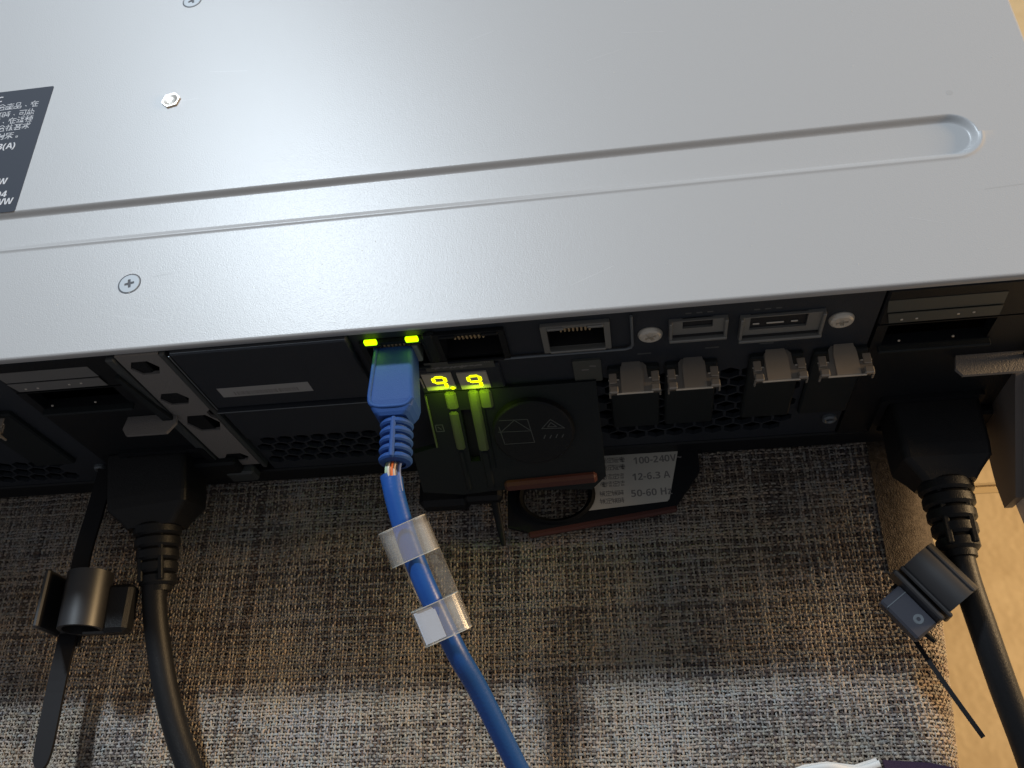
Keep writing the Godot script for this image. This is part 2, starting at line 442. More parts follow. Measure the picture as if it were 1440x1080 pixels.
func build_seat() -> void:
	lumps.seed = 4; lumps.frequency = 0.018
	var t := thing("upholstered_seat", "upholstered seat under the storage unit, covered in coarse mottled brown and cream weave", "seat", Vector3(-100, -480, -100))
	var core := Shape.new()
	var side := PackedVector2Array()
	side.append_array([Vector2(-480, -480), Vector2(108.6, -480)])
	for k in 9:
		var a := PI / 2 * k / 8
		side.append(Vector2(97 + cos(a) * 11.4, TOP - 13 + sin(a) * 11.4))
	side.append(Vector2(-480, TOP - 1.6))
	core.prism(side, -470, 230, Transform3D(Basis(), Vector3(104, 0, 20)) * Transform3D(Basis(Vector3.UP, -0.1194), Vector3.ZERO) * Transform3D(Basis(), Vector3(-97, 0, -20)))
	part("padding", core, M.core, t)
	var rng := RandomNumberGenerator.new()
	rng.seed = 77
	var tone := FastNoiseLite.new()
	tone.seed = 21; tone.frequency = 0.09
	var slow := FastNoiseLite.new()
	slow.seed = 5; slow.frequency = 0.012
	var pitch := 0.98
	var x0 := -198.0; var nx := 350; var z0 := -11.0; var nz := 136
	var cloth := Shape.new()
	cloth.colored = true
	var cream := Color(0.43, 0.395, 0.36); var brown := Color(0.16, 0.138, 0.127); var ink := Color(0.09, 0.076, 0.08)
	var zs := []
	for j in nz: zs.append(z0 + j * pitch + rng.randf_range(-0.08, 0.08))
	for way in 2:
		var count: int = nx if way == 0 else nz
		var along: int = nz if way == 0 else nx
		for i in count:
			var own := rng.randf()
			var thick := rng.randf_range(0.25, 0.4) * (1.0 if way == 0 else 1.12)
			var base_tone := 0.72 if own < 0.62 else 0.42 if own < 0.85 else 0.2
			var shift := rng.randf_range(-0.1, 0.1)
			var prev := []
			for k in along * 2 - 1:
				var u := k / 2.0
				var wob := slow.get_noise_2d(u * 9.0, i * 37.0 + way * 991.0) * 0.55
				var sx: float; var sz: float
				if way == 0:
					sx = x0 + i * pitch + shift + wob; sz = z0 + u * pitch
				else:
					sx = x0 + u * pitch; sz = zs[i] + wob
				var lift := 0.0
				if k % 2 == 0: lift = 0.29 * (1.0 if (i + int(u) + way) % 2 == 0 else -1.0)
				var pn := over_seat(sx, sz)
				var nrm: Vector3 = pn[1]
				var at: Vector3 = pn[0] + nrm * lift
				var ahead := Vector3(0, 0, 1) if way == 0 else Vector3(nrm.y, -nrm.x, 0)
				var across := nrm.cross(ahead).normalized()
				var fat := thick * (1.0 + 0.5 * tone.get_noise_2d(u * 6.0, i * 51.0 + way * 333.0))
				var v := base_tone + 0.5 * tone.get_noise_2d(u * 4.0 + 400.0, i * 13.0 + way * 777.0) + 0.25 * slow.get_noise_2d(sx * 2.0, sz * 2.0)
				var col := ink.lerp(brown, clampf(v * 2.6, 0, 1)) if v < 0.38 else brown.lerp(cream, clampf((v - 0.38) * 2.6, 0, 1))
				var tint := tone.get_noise_2d(i * 71.0 + way * 50.0, u * 1.3)
				var hue := tone.get_noise_2d(i * 37.0 + way * 90.0 + 5000.0, u * 1.1)
				col = Color(col.r * (1.0 + 0.2 * tint), col.g * (1.0 + 0.07 * hue), col.b * (1.0 - 0.2 * tint))
				var patch := clampf(0.5 + 1.4 * slow.get_noise_2d(sx * 1.6 + 300.0, sz * 1.6), 0.0, 1.0)      # brownish dyeing in broad patches
				col = Color(col.r * (1.0 + 0.06 * patch), col.g * (1.0 - 0.02 * patch), col.b * (1.0 - 0.14 * patch))
				var ring := []
				for q in [-1.45, -0.5, 0.5, 1.45]:
					ring.append(at + across * sin(q) * fat + nrm * cos(q) * fat * 0.75)
				for q in [-1.45, -0.5, 0.5, 1.45]:
					ring.append((across * sin(q) * 0.8 + nrm * cos(q)).normalized())
				ring.append(col)
				if prev:
					for q in 3:
						cloth.tri(prev[q], prev[q + 1], ring[q + 1], prev[q + 4], prev[q + 5], ring[q + 5])
						cloth.tri(prev[q], ring[q + 1], ring[q], prev[q + 4], ring[q + 5], ring[q + 4])
						var cp: Color = prev[8]
						# colours follow the order that tri() may have turned
						for w in [cloth.p.size() - 6, cloth.p.size() - 3]:
							for m in 3: cloth.c.append(col if cloth.p[w + m] == ring[q] or cloth.p[w + m] == ring[q + 1] else cp)
				prev = ring
	var o := part("woven_cover", cloth, M.yarn, t)
	o.set_meta("kind", "stuff")
	var fluff := Shape.new()
	for k in 70:
		var x := rng.randf_range(-190, 100); var z := rng.randf_range(2, 108)
		var a := rng.randf() * TAU; var len := rng.randf_range(2.0, 6.0)
		var line := []
		for q in 5:
			a += rng.randf_range(-0.6, 0.6)
			line.append(Vector3(x, TOP + 0.5 + rng.randf_range(0.1, 0.9), z))
			x += cos(a) * len / 4; z += sin(a) * len / 4
		fluff.tube(line, fill(5, 0.07), 4)
	var fl := part("loose_fibres", fluff, mat("loose_fibre", 0.5, 0.46, 0.4, 0.9), t)
	fl.set_meta("kind", "stuff")

# ---------------------------------------------------------------- storage unit
func build_server() -> void:
	var t := thing("storage_server", "grey steel rack storage unit seen from behind, with lit green display and ports", "storage server", Vector3(-87, -88, -280))
	build_cover(t)
	build_chassis(t)
	build_ports(t)
	build_display(t)
	build_handle(t)
	for s in [0, 1]: build_supply(t, -229.0 * s)

func channel(x: float, z: float) -> float:     # depth of the pressed channel
	var q := Vector2(x - clampf(x, -284.0, 110.9), z + 43.6)
	var d := q.length()
	var ridge := 0.24 * exp(-pow((d - 7.5) / 0.55, 2.0)) if z > -43.6 else 0.0
	return ridge - 1.45 * smoothstep(6.9, 4.9, d)

func build_cover(t: Node3D) -> void:
	var s := Shape.new()
	var xs := [-310.0, -284.0, -200.0, -150.0, -100.0, -50.0, 0.0, 50.0, 90.0, 103.0]
	for k in 60: xs.append(103.0 + 0.27 * (k + 1))
	xs.append_array([122.0, 128.0, 135.7])
	var zs := [-560.0, -400.0, -200.0, -120.0, -80.0, -55.0]
	for k in 88: zs.append(-51.5 + 0.21 * k)
	zs.append_array([-32.0, -20.0, -8.0, -0.9])
	var h := func(x: float, z: float) -> Vector3: return Vector3(x, channel(x, z), z)
	var nn := func(x: float, z: float) -> Vector3:
		return Vector3(channel(x - 0.05, z) - channel(x + 0.05, z), 0.1, channel(x, z - 0.05) - channel(x, z + 0.05)).normalized()
	for i in xs.size() - 1:
		for j in zs.size() - 1:
			var a := [xs[i], zs[j]]; var b := [xs[i + 1], zs[j]]; var c := [xs[i + 1], zs[j + 1]]; var d := [xs[i], zs[j + 1]]
			var pa = h.call(a[0], a[1]); var pb = h.call(b[0], b[1]); var pc = h.call(c[0], c[1]); var pd = h.call(d[0], d[1])
			var na = nn.call(a[0], a[1]); var nb = nn.call(b[0], b[1]); var nc = nn.call(c[0], c[1]); var nd = nn.call(d[0], d[1])
			s.tri(pa, pb, pc, na, nb, nc); s.tri(pa, pc, pd, na, nc, nd)
	# the front and right edges are bent down over a small radius
	var n := 6
	for k in n:
		var a := PI / 2 * k / n; var b := PI / 2 * (k + 1) / n
		var r := 0.9
		var da := Vector3(0, cos(a), sin(a)); var db := Vector3(0, cos(b), sin(b))
		var o := Vector3(0, -r, -r)
		s.tri(Vector3(-310, 0, 0) + o + da * r, Vector3(135.7, 0, 0) + o + da * r, Vector3(135.7, 0, 0) + o + db * r, da, da, db)
		s.tri(Vector3(-310, 0, 0) + o + da * r, Vector3(135.7, 0, 0) + o + db * r, Vector3(-310, 0, 0) + o + db * r, da, db, db)
		da = Vector3(sin(a), cos(a), 0); db = Vector3(sin(b), cos(b), 0)
		o = Vector3(135.7, -r, 0)
		s.tri(o + da * r + Vector3(0, 0, -560), o + da * r + Vector3(0, 0, -0.9), o + db * r + Vector3(0, 0, -0.9), da, da, db)
		s.tri(o + da * r + Vector3(0, 0, -560), o + db * r + Vector3(0, 0, -0.9), o + db * r + Vector3(0, 0, -560), da, db, db)
	s.quad(Vector3(-310, -0.9, 0), Vector3(135.7, -0.9, 0), Vector3(135.7, -1.7, 0), Vector3(-310, -1.7, 0), Vector3.BACK)
	s.quad(Vector3(-310, -1.7, 0), Vector3(135.7, -1.7, 0), Vector3(135.7, -1.7, -4), Vector3(-310, -1.7, -4), Vector3.DOWN)
	s.quad(Vector3(136.6, -0.9, -560), Vector3(136.6, -0.9, -0.9), Vector3(136.6, -87, -0.9), Vector3(136.6, -87, -560), Vector3.RIGHT)
	var cover := part("top_cover", s, M.steel, t)
	for q in [[-103.1, -131.5, 0.5], [-102.4, -20.8, 0.2]]:
		var w := Shape.new()
		var cross := PackedVector2Array()
		for k in 4:
			for e in [Vector2(1.35, -0.36), Vector2(1.35, 0.36), Vector2(0.42, 0.42)]: cross.append(e.rotated(PI / 2 * k + q[2]))
		w.plate(disc(0, 0, 2.75, 32), [cross], 0.02, 0.12, lying(q[0], 0, q[1]))
		w.lathe([Vector2(2.75, 0.12), Vector2(2.98, 0.0), Vector2(3.0, -0.2)], 32, lying(q[0], 0, q[1]))
		var head := part("screw", w, M.screw, cover)
		var dk := Shape.new()
		dk.prism(disc(0, 0, 1.5, 16), 0.008, 0.016, lying(q[0], 0, q[1]))
		dk.lathe([Vector2(2.98, 0.02), Vector2(3.22, 0.015)], 32, lying(q[0], 0, q[1]))
		part("recess", dk, mat("screw_shadow_gap", 0.05, 0.05, 0.06, 0.6), cover)
	# hexagonal clinch stud with a drilled hollow
	var st := Shape.new()
	var xf := lying(-102.4, 0, -87.2)
	st.plate(disc(0, 0, 2.9, 6, 0.25), [disc(0, 0, 2.2, 24)], 0.0, 0.55, xf)
	st.lathe([Vector2(2.2, 0.55), Vector2(1.2, 0.25), Vector2(0.0, 0.04)], 24, xf)
	part("hex_stud", st, mat("stud_metal", 0.8, 0.75, 0.68, 0.3, 0.8), cover)
	# faint scuffs near the right end
	var scuffed := mat("scuffed_steel", 0.4, 0.4, 0.4, 0.5, 0.06)
	for k in 3:
		var sc := Shape.new()
		if k == 0: sc.stroke(Vector2(0, 0), Vector2(16, 0.9), 0.35, 0.0, lying(115, 0.012, -25.4))
		if k == 1: sc.prism(disc(0, 0, 0.9, 10), 0.0, 0.012, lying(113.9, 0, -57.4))
		if k == 2: sc.stroke(Vector2(0, 0), Vector2(5.0, 0.6), 0.18, 0.0, lying(-96.0, 0.012, -22.4))
		part("scuff", sc, scuffed, cover)
	var rng := RandomNumberGenerator.new()
	rng.seed = 31
	var fine := mat("fine_scratch", 0.56, 0.56, 0.56, 0.35, 0.1)
	var dust := Shape.new()
	for k in 90: dust.prism(disc(0, 0, rng.randf_range(0.06, 0.16), 6), 0.0, 0.05, lying(rng.randf_range(-150, 130), 0, [rng.randf_range(-125, -54), rng.randf_range(-33, -2)][k % 2]))
	var specks := part("dust", dust, mat("pale_dust", 0.62, 0.6, 0.56, 0.9), cover)
	specks.set_meta("kind", "stuff")
	for k in 9:
		var sc := Shape.new()
		var a := rng.randf_range(-0.5, 0.5)
		sc.stroke(Vector2(0, 0), Vector2(cos(a), sin(a)) * rng.randf_range(3, 14), 0.09, 0.0, lying(rng.randf_range(-120, 110), 0.01, [rng.randf_range(-100, -62), rng.randf_range(-30, -8)][k % 2]))
		part("scratch", sc, fine, cover)
	# rating label
	var lab := Shape.new()
	lab.prism(round_rect(-90, -49.5, 0, 0, 0.6), 0.0, 0.08, lying(-143.1, 0, -99.7))
	var rating := part("rating_label", lab, M.slate, t, "dark slate label with white print on the steel cover")
	var ink := Shape.new()
	var lx := lying(-143.1, 0.1, -99.7)
	var rows := [[-4.8, -6.8, ["zai", "comma", "pin", "chan", "hui", "ke", "shi"]], [-5.1, -10.1, ["neng", "ke", "comma", "shi", "yao", "zai"]], [-5.1, -13.0, ["zhong", "zhe", "zai", "comma", "ce", "pin"]], [-5.2, -15.9, ["qiu", "yao", "bei", "hui", "zhe", "dui"]], [-7.1, -19.4, ["stop", "ce", "dui", "bei", "zhong"]]]
	for r in rows:
		for k in r[2].size(): glyph(ink, r[2][k], r[0] - 2.75 * k, r[1], 2.35, 0.2, lx)
	var print_node := part("lettering", ink, M.white_ink, rating)
	for q in [["NMB-3(A)", -6.6, -23.6, 1.7], ["VW", -5.6, -37.6, 2.0], ["04", -4.4, -42.6, 1.7], ["2QWW", -1.6, -45.5, 1.9], ["C", -16.3, -3.3, 1.7]]:
		letters(q[0], q[3], lying(-143.1 + q[1], 0.09, -99.7 - q[2]), M.white_ink, rating, HORIZONTAL_ALIGNMENT_RIGHT)

const Z := Transform3D.IDENTITY
func hexes(x0: float, y0: float, x1: float, y1: float, r: float, pitch: float) -> Array:
	var o := []
	var row := 0
	var y := y1 - r
	while y > y0 + r * 0.8:
		var x := x0 + r + (pitch / 2 if row % 2 else 0.0)
		while x < x1 - r * 0.9:
			o.append(disc(x, y, r, 6, PI / 6))
			x += pitch
		y -= pitch * 0.866
		row += 1
	return o

func build_chassis(t: Node3D) -> void:
	var s := Shape.new()
	s.box(Vector3(-87, -46, -292), Vector3(444, 84, 536), 0.5)      # inner body, its back 24 mm behind the rear panels
	s.box(Vector3(-87, -88.2, -281), Vector3(446, 1.2, 556), 0.2)
	part("chassis", s, M.black, t)
	# faceplates of the two controllers with vents and openings
	for k in 2:
		var d := -229.0 * k
		var f := Shape.new()
		var holes := hexes(-89.0 + d, -76.5, -46.0 + d, -51.0, 2.6, 5.3) + hexes(17.0 + d, -77.5, 76.0 + d, -34.0 if k == 0 else -61.0, 2.88, 5.7)
		holes.append_array([rect(-38.6 + d, -18.5, -23.8 + d, -5.2), rect(-19.6 + d, -17.3, -4.2 + d, -5.2), rect(7.3 + d, -16.3, 22.0 + d, -5.4)])
		f.plate(rect(-89.5 + d, -79, 88 + d, -1.8), holes, -2.0, -0.6)
		part("controller_faceplate", f, M.panel, t)
		var bk := Shape.new()
		bk.box(Vector3(d, -40, -22), Vector3(176, 76, 2), 0.0)
		bk.box(Vector3(d, -52, -12), Vector3(176, 1, 18), 0.0)
		part("dark_interior", bk, M.dark, t)
		var ring := Shape.new()
		ring.lathe([Vector2(1.0, 0.0), Vector2(1.0, 1.0), Vector2(1.35, 1.4), Vector2(1.8, 1.4), Vector2(2.1, 0.9), Vector2(2.1, -0.6)], 20, Transform3D(Basis(), Vector3(84.8 + d, -68.5, -0.6)))
		part("thumb_screw", ring, M.edge, t)
	# bottom lip of the chassis in front of the vents
	var lip := Shape.new()
	lip.box(Vector3(-87, -83.4, -1.5), Vector3(440, 8.4, 3), 0.5)
	part("bottom_lip", lip, M.black, t)
	# grey divider with six-sided openings between the two controllers
	var dv := Shape.new()
	var dh := []
	for q in [[-98.2, -8.4, 4.0, 3.3], [-98.5, -26.0, 4.2, 3.4], [-97.0, -41.5, 5.0, 5.0], [-97.0, -66.0, 3.9, 2.8]]:
		var w: float = q[2]; var hh: float = q[3]
		dh.append(poly([[q[0] - w, q[1]], [q[0] - w * 0.55, q[1] - hh], [q[0] + w * 0.6, q[1] - hh], [q[0] + w, q[1]], [q[0] + w * 0.55, q[1] + hh], [q[0] - w * 0.55, q[1] + hh]]))
	dv.plate(poly([[-103.3, -1.9], [-91.6, -1.9], [-91.6, -33.5], [-93.2, -35], [-93.2, -38], [-91.8, -39.5], [-91.8, -72], [-102.8, -72], [-103.3, -34]]), dh, -0.4, 0.6)
	part("centre_divider", dv, M.bracket, t)
	var rl := Shape.new()
	rl.box(Vector3(-105.0, -39.5, -0.4), Vector3(2.6, 74, 3.4), 0.4)
	rl.box(Vector3(-90.6, -38, -0.2), Vector3(1.5, 72, 2.6), 0.3)
	rl.box(Vector3(-99.0, -76.3, 1.4), Vector3(9.5, 6.8, 3.6), 0.8)
	part("divider_rail", rl, mat("dark_grey_rail", 0.05, 0.056, 0.058, 0.5), t)
	# blank panel with a barcode label
	var bp := Shape.new()
	bp.box(Vector3(-65.2, -16.8, 0.4), Vector3(46.6, 30.0, 2.0), 0.4)
	bp.box(Vector3(-65.2, -33.2, 0.9), Vector3(47.0, 1.2, 3.0), 0.3)
	var blank := part("blank_panel", bp, M.panel, t)
	var rim := Shape.new()
	rim.tube([Vector3(-88.6, -2.4, 1.4), Vector3(-88.6, -32.4, 1.5)], [0.18, 0.18], 6)
	rim.tube([Vector3(-88.6, -32.7, 2.45), Vector3(-42, -32.7, 2.45)], [0.16, 0.16], 6)
	part("panel_edge", rim, M.edge, blank)
	var bl := Shape.new()
	bl.prism(poly([[-83.8, -20.6], [-58.2, -20.6], [-58.2, -25.6], [-83.8, -25.6]]), 1.42, 1.5)
	part("barcode_label", bl, M.sticker, blank)
	var bars := Shape.new()
	var rng := RandomNumberGenerator.new()
	rng.seed = 12
	var x := -79.8
	while x < -62.0:
		var w := rng.randf_range(0.12, 0.42)
		bars.stroke(Vector2(x, -23.0), Vector2(x, -24.6), w, 1.53, Z)
		x += w + rng.randf_range(0.14, 0.4)
	part("barcode", bars, M.ink, blank)
	# ledge under the blank panel
	var lg := Shape.new()
	lg.box(Vector3(-66, -44.5, -0.1), Vector3(46, 19, 1.6), 0.5)
	part("ledge", lg, M.panel, t)
	# rack bracket at the right end
	var br := Shape.new()
	var side := Transform3D(Basis(Vector3(0, 1, 0), Vector3(0, 0, 1), Vector3(1, 0, 0)), Vector3.ZERO)
	br.prism(poly([[-46, -6], [-46, 1], [-48.5, 3.5], [-68, 28], [-77.2, 27.5], [-78.6, 20], [-78.3, 12], [-82, 2], [-83, -6]]), 129.6, 131.8, side)
	part("rack_bracket", br, mat("brown_grey_bracket", 0.17, 0.15, 0.14, 0.55), t, "dark inner plate of the bracket at the right end")
	br = Shape.new()
	br.prism(poly([[-46, -20], [-46, 7], [-48, 10], [-66, 35], [-73, 34], [-80, 8], [-83, -20]]), 131.85, 146.0, side)
	part("rack_bracket", br, mat("pale_grey_bracket", 0.75, 0.73, 0.71, 0.5, 0.1), t, "grey bracket that sticks out at the right end")

func socket(called: String, x0: float, x1: float, y0: float, y1: float, t: Node3D, shell: Material, drop: float) -> Node3D:
	var s := Shape.new()
	s.plate(round_rect(x0 - 1.5, y0 - 1.3, x1 + 1.5, y1 + 1.2, 0.3, 2), [rect(x0, y0, x1, y1)], -0.6, 0.5)
	s.box(Vector3((x0 + x1) / 2, y0 - 0.4, 0.4), Vector3(x1 - x0, 0.8, 1.6), 0.2)
	s.box(Vector3(x0 + 2.2, y1 + 0.1, 0.3), Vector3(4.2, 0.8, 1.3), 0.15)
	s.box(Vector3(x1 - 2.0, y1 + 0.1, 0.3), Vector3(4.0, 0.8, 1.3), 0.15)
	var o := part(called, s, shell, t)
	var d := Shape.new()
	d.plate(rect(x0 - 0.4, y0 - 0.4, x1 + 0.4, y1 + 0.4), [rect(x0 + 0.01, y0 + 0.01, x1 - 0.01, y1 - 0.01)], -14, -0.7)
	d.box(Vector3((x0 + x1) / 2, (y0 + y1) / 2, -14), Vector3(x1 - x0, y1 - y0, 0.6), 0.0)
	part("cavity", d, M.dark, o)
	for k in 8:
		var p := Shape.new()
		var x := (x0 + x1) / 2 + (k - 3.5) * 1.02
		p.tube([Vector3(x, y1 - 0.1, 0.1), Vector3(x, y1 - 2.2, -0.1), Vector3(x, y1 - drop - 1.4, -2.2)], [0.27, 0.27, 0.27], 6)
		part("contact_pin", p, M.gold, o)
	return o

func build_ports(t: Node3D) -> void:
	var linked := socket("network_port", -38.4, -24.0, -18.3, -6.8, t, M.charcoal, 2.2)
	var open_a := socket("network_port", -19.4, -4.4, -17.0, -5.5, t, M.black, 3.0)
	var open_b := socket("network_port", 7.6, 21.7, -15.9, -5.9, t, M.shell, 3.0)
	open_b.set_meta("label", "empty network port with bright metal shell")
	# link lamps over the port in use
	for x in [-36.6, -26.0]:
		var l := Shape.new()
		l.box(Vector3(x, -5.1, 0.5), Vector3(3.2, 1.7, 1.0), 0.2)
		part("led_light", l, M.green_glow, linked)
		area("link_light", Vector3(x, -5.1, 1.3), Vector3(x, -5.4, 10), Vector2(3.2, 1.7), Color(0.72, 1.0, 0.0), 0.000018)
	# raised bezel line round the port block
	var bz := Shape.new()
	var line := [Vector3(-22.4, -18.8, 0.1), Vector3(26.6, -18.8, 0.1), Vector3(28.0, -18.2, 0.1), Vector3(28.5, -16.8, 0.1), Vector3(28.5, -3.4, 0.1)]
	bz.tube(line, fill(5, 0.42), 6)
	part("port_bezel", bz, M.edge, t)
	# grey sticker beside the port in use
	var gs := Shape.new()
	gs.prism(poly([[-21.9, -3.6], [-20.4, -3.6], [-20.4, -17.3], [-22.2, -17.3]]), -0.5, 0.2)
	gs.box(Vector3(-22.0, -10.4, 0.2), Vector3(2.6, 12.6, 1.4), 0.3)
	part("port_divider", gs, M.charcoal, t)
	var mk := Shape.new()
	mk.prism(round_rect(12.6, -34.6, 20.0, -23.2, 0.5, 2), -0.6, 0.1)
	var sq := part("grey_sticker", mk, M.green_sticker, t)
	var dots := Shape.new()
	dots.stroke(Vector2(15.0, -28.0), Vector2(16.4, -28.0), 0.5, 0.12, Z)
	dots.stroke(Vector2(17.2, -26.2), Vector2(18.4, -26.4), 0.5, 0.12, Z)
	part("print", dots, M.ink, sq)
	# screws of the interface card
	for q in [[33.0, -13.4, 0.5], [79.4, -13.6, 0.2]]:
		var w := Shape.new()
		var cross := PackedVector2Array()
		for k in 4:
			for e in [Vector2(1.5, -0.4), Vector2(1.5, 0.4), Vector2(0.46, 0.46)]: cross.append(e.rotated(PI / 2 * k + q[2]))
		var xf := Transform3D(Basis(), Vector3(q[0], q[1], -0.6))
		w.plate(disc(0, 0, 2.3, 24), [cross], 0.4, 1.2, xf)
		w.lathe([Vector2(2.3, 1.2), Vector2(2.8, 0.9), Vector2(3.1, 0.3), Vector2(3.1, 0.0)], 24, xf)
		w.prism(disc(0, 0, 1.7, 12), 0.1, 0.42, xf)
		part("panel_screw", w, M.bright, t)
	# two wide sockets with pale metal shells
	for q in [[37.6, 51.8, -7.4, -15.6, 40.9, 48.2, -10.9], [54.8, 75.0, -8.2, -18.4, 57.2, 70.9, -14.0]]:
		var w := Shape.new()
		w.plate(rect(q[0], q[3], q[1], q[2]), [rect(q[4], q[6], q[5], q[2] - 0.35)], -0.6, 0.3)
		w.box(Vector3((q[0] + q[1]) / 2, q[3] + 0.5, 0.9), Vector3(q[1] - q[0], 1.0, 1.4), 0.2)
		w.box(Vector3(q[0] + 0.4, (q[2] + q[3]) / 2, 0.7), Vector3(0.8, q[2] - q[3], 0.9), 0.15)
		w.box(Vector3(q[1] - 0.4, (q[2] + q[3]) / 2, 0.7), Vector3(0.8, q[2] - q[3], 0.9), 0.15)
		var o := part("host_port", w, M.shell, t)
		var c := Shape.new()
		c.box(Vector3((q[4] + q[5]) / 2, (q[6] + q[2]) / 2, -0.5), Vector3(q[5] - q[4], q[2] - q[6], 0.3), 0.0)
		c.box(Vector3((q[0] + q[1]) / 2, q[3] + 1.6, 0.4), Vector3(q[1] - q[0] - 1.8, 0.7, 0.3), 0.0)
		part("slot", c, M.dark, o)
		if q[0] > 50.0:
			for k in 3:
				var cb := Shape.new()
				cb.box(Vector3(58.8 + k * 4.6, q[6] + 1.9, -0.2), Vector3([1.6, 4.2, 1.7][k], 0.5, 0.3), 0.1)
				part("contact_pin", cb, M.bright, o)
		for k in 5: 
			var tx := Shape.new()
			tx.stroke(Vector2(q[4] + 1.0 + k * 1.3, q[2] + 2.0), Vector2(q[4] + 1.8 + k * 1.3, q[2] + 2.0), 0.6, -0.57, Z)
			if k % 2 == 0: part("print", tx, M.pale_ink, o)
	# pluggable modules: pale top plates that catch the light, dark fronts
	var bays := [21.6, 36.8, 58.6, 74.8, 74.8 - 237.3]
	for k in bays.size():
		var x: float = bays[k] + 6.7
		var y := -27.6 + (0.9 if k >= 2 else 0.0)
		var body := Shape.new()
		body.box(Vector3(x, y - 18.0, -3.0), Vector3(13.6, 35.0, 8.0), 0.5)
		var o := part("transceiver_module", body, M.charcoal, t)
		var top := Shape.new()
		top.prism(poly([[-6.6, -8.4], [6.6, -8.4], [6.6, -4.2], [3.6, -4.0], [3.4, -0.4], [2.6, 0.6], [-2.6, 0.6], [-3.4, -0.4], [-3.6, -4.0], [-6.6, -4.2]]), 0.0, 0.5, lying(x, y - 0.4, 0))
		part("top_plate", top, M.cage, o)
		var tab := Shape.new()
		tab.prism(poly([[-2.9, -8.2], [2.9, -8.2], [2.9, -2.2], [2.3, 1.0], [-2.3, 1.0], [-2.9, -2.2]]), 0.5, 1.2, lying(x + (0.4 if k % 2 else -0.5), y - 0.4, 0))
		tab.box(Vector3(x, y + 0.7, -1.4), Vector3(4.6, 1.0, 0.6), 0.15)
		var bar := Shape.new()
		bar.box(Vector3(x, y + 0.1, 8.35), Vector3(9.4, 0.5, 0.4), 0.08)
		bar.box(Vector3(x, y + 0.75, -1.9), Vector3(5.0, 0.3, 0.3), 0.08)
		for g in [-1, 1]: bar.box(Vector3(x + g * 5.3, y + 0.2, 4.2), Vector3(2.8, 0.3, 0.3), 0.08)
		part("bright_edge", bar, M.bright, o)
		part("latch_tab", tab, M.cage_warm if k >= 2 else M.cage, o)
		for g in [-1, 1]:
			var clip := Shape.new()
			clip.box(Vector3(x + g * 5.4, y + 0.3, 7.4), Vector3(2.4, 1.8, 2.0), 0.3)
			clip.box(Vector3(x + g * 5.5, y + 0.4, 3.9), Vector3(2.0, 0.5, 3.0), 0.15)
			clip.box(Vector3(x + g * 6.5, y - 1.2, 7.9), Vector3(0.5, 2.6, 0.7), 0.1)
			part("side_clip", clip, M.cage, o)
	for q in [[47.3, 0.0], [30.0, -2.0], [61.0, 0.5]]:
		var mk2 := Shape.new()
		for k in 3: mk2.stroke(Vector2(q[0] + k * 1.1, -22.6 + q[1] * 0.2), Vector2(q[0] + 0.6 + k * 1.1, -22.6 + q[1] * 0.2), 0.7, -0.57, Z)
		part("port_number", mk2, M.pale_ink, t)

func build_display(t: Node3D) -> void:
	var s := Shape.new()
	s.box(Vector3(-18.0, -27.0, -0.4), Vector3(23.0, 13.0, 2.0), 0.4)
	var d := part("status_display", s, M.panel, t)
	var seg := [[0.0, 3.1, "h"], [1.55, 1.55, "v"], [-1.55, 1.55, "v"], [0.0, 0.0, "h"], [1.55, -1.5, "v"]]
	for k in 2:
		var cx: float = [-23.7, -14.3][k]
		var cy: float = [-27.3, -28.0][k]
		var w := Shape.new()
		w.box(Vector3(cx, cy + 0.3, 0.5), Vector3(8.0, 8.8, 1.0), 0.0)
		part("display_window", w, M.window, d)
		for q in seg:
			var g := Shape.new()
			var a := 1.3; var b := 0.45
			var shape := poly([[-a, 0], [-a + b, b], [a - b, b], [a, 0], [a - b, -b], [-a + b, -b]])
			var xf := Transform3D(Basis(Vector3(0, 0, 1), 0.0 if q[2] == "h" else PI / 2), Vector3(cx + 0.2 + q[0] + q[1] * 0.06, cy - 0.2 + q[1], 1.0))
			g.prism(shape, 0.0, 0.12, xf)
			part("display_segment_light", g, M.digit_glow, d)
		if k == 0:
			var p := Shape.new()
			p.prism(disc(0, 0, 0.62, 14), 0.0, 0.12, Transform3D(Basis(), Vector3(cx + 3.1, cy - 3.5, 1.0)))
			part("display_point_light", p, M.digit_glow, d)
			var bar := Shape.new()
			bar.box(Vector3(-28.3, -27.0, 1.0), Vector3(0.35, 5.2, 0.4), 0.08)
			part("display_edge_light", bar, M.window, d)
		area("digit_light", Vector3(cx, cy - 2.2, 4.2), Vector3(cx, cy - 9.0, 3.2), Vector2(3.6, 3.0), Color(0.78, 1.0, 0.0), 0.00007)
	# print strip over the digits
	var st := Shape.new()
	st.prism(rect(-25.8, -21.7, -7.5, -17.2), 0.62, 0.7)
	var strip := part("display_label", st, M.green_sticker, t)
	var pr := Shape.new()
	var rng := RandomNumberGenerator.new()
	rng.seed = 3
	var x := -24.0
	while x < -11.0:
		var w := rng.randf_range(0.25, 0.7)
		pr.stroke(Vector2(x, -20.4 + rng.randf_range(-0.1, 0.5)), Vector2(x + w, -20.0), rng.randf_range(0.3, 0.9), 0.72, Z)
		x += w + rng.randf_range(0.3, 0.7)
	pr.stroke(Vector2(-10.9, -18.3), Vector2(-10.5, -18.3), 0.5, 0.72, Z)
	for k in 3: pr.stroke(Vector2(-9.9 + k * 0.6, -18.0), Vector2(-9.9 + k * 0.6, -18.9), 0.25, 0.72, Z)
	part("print", pr, M.ink, strip)

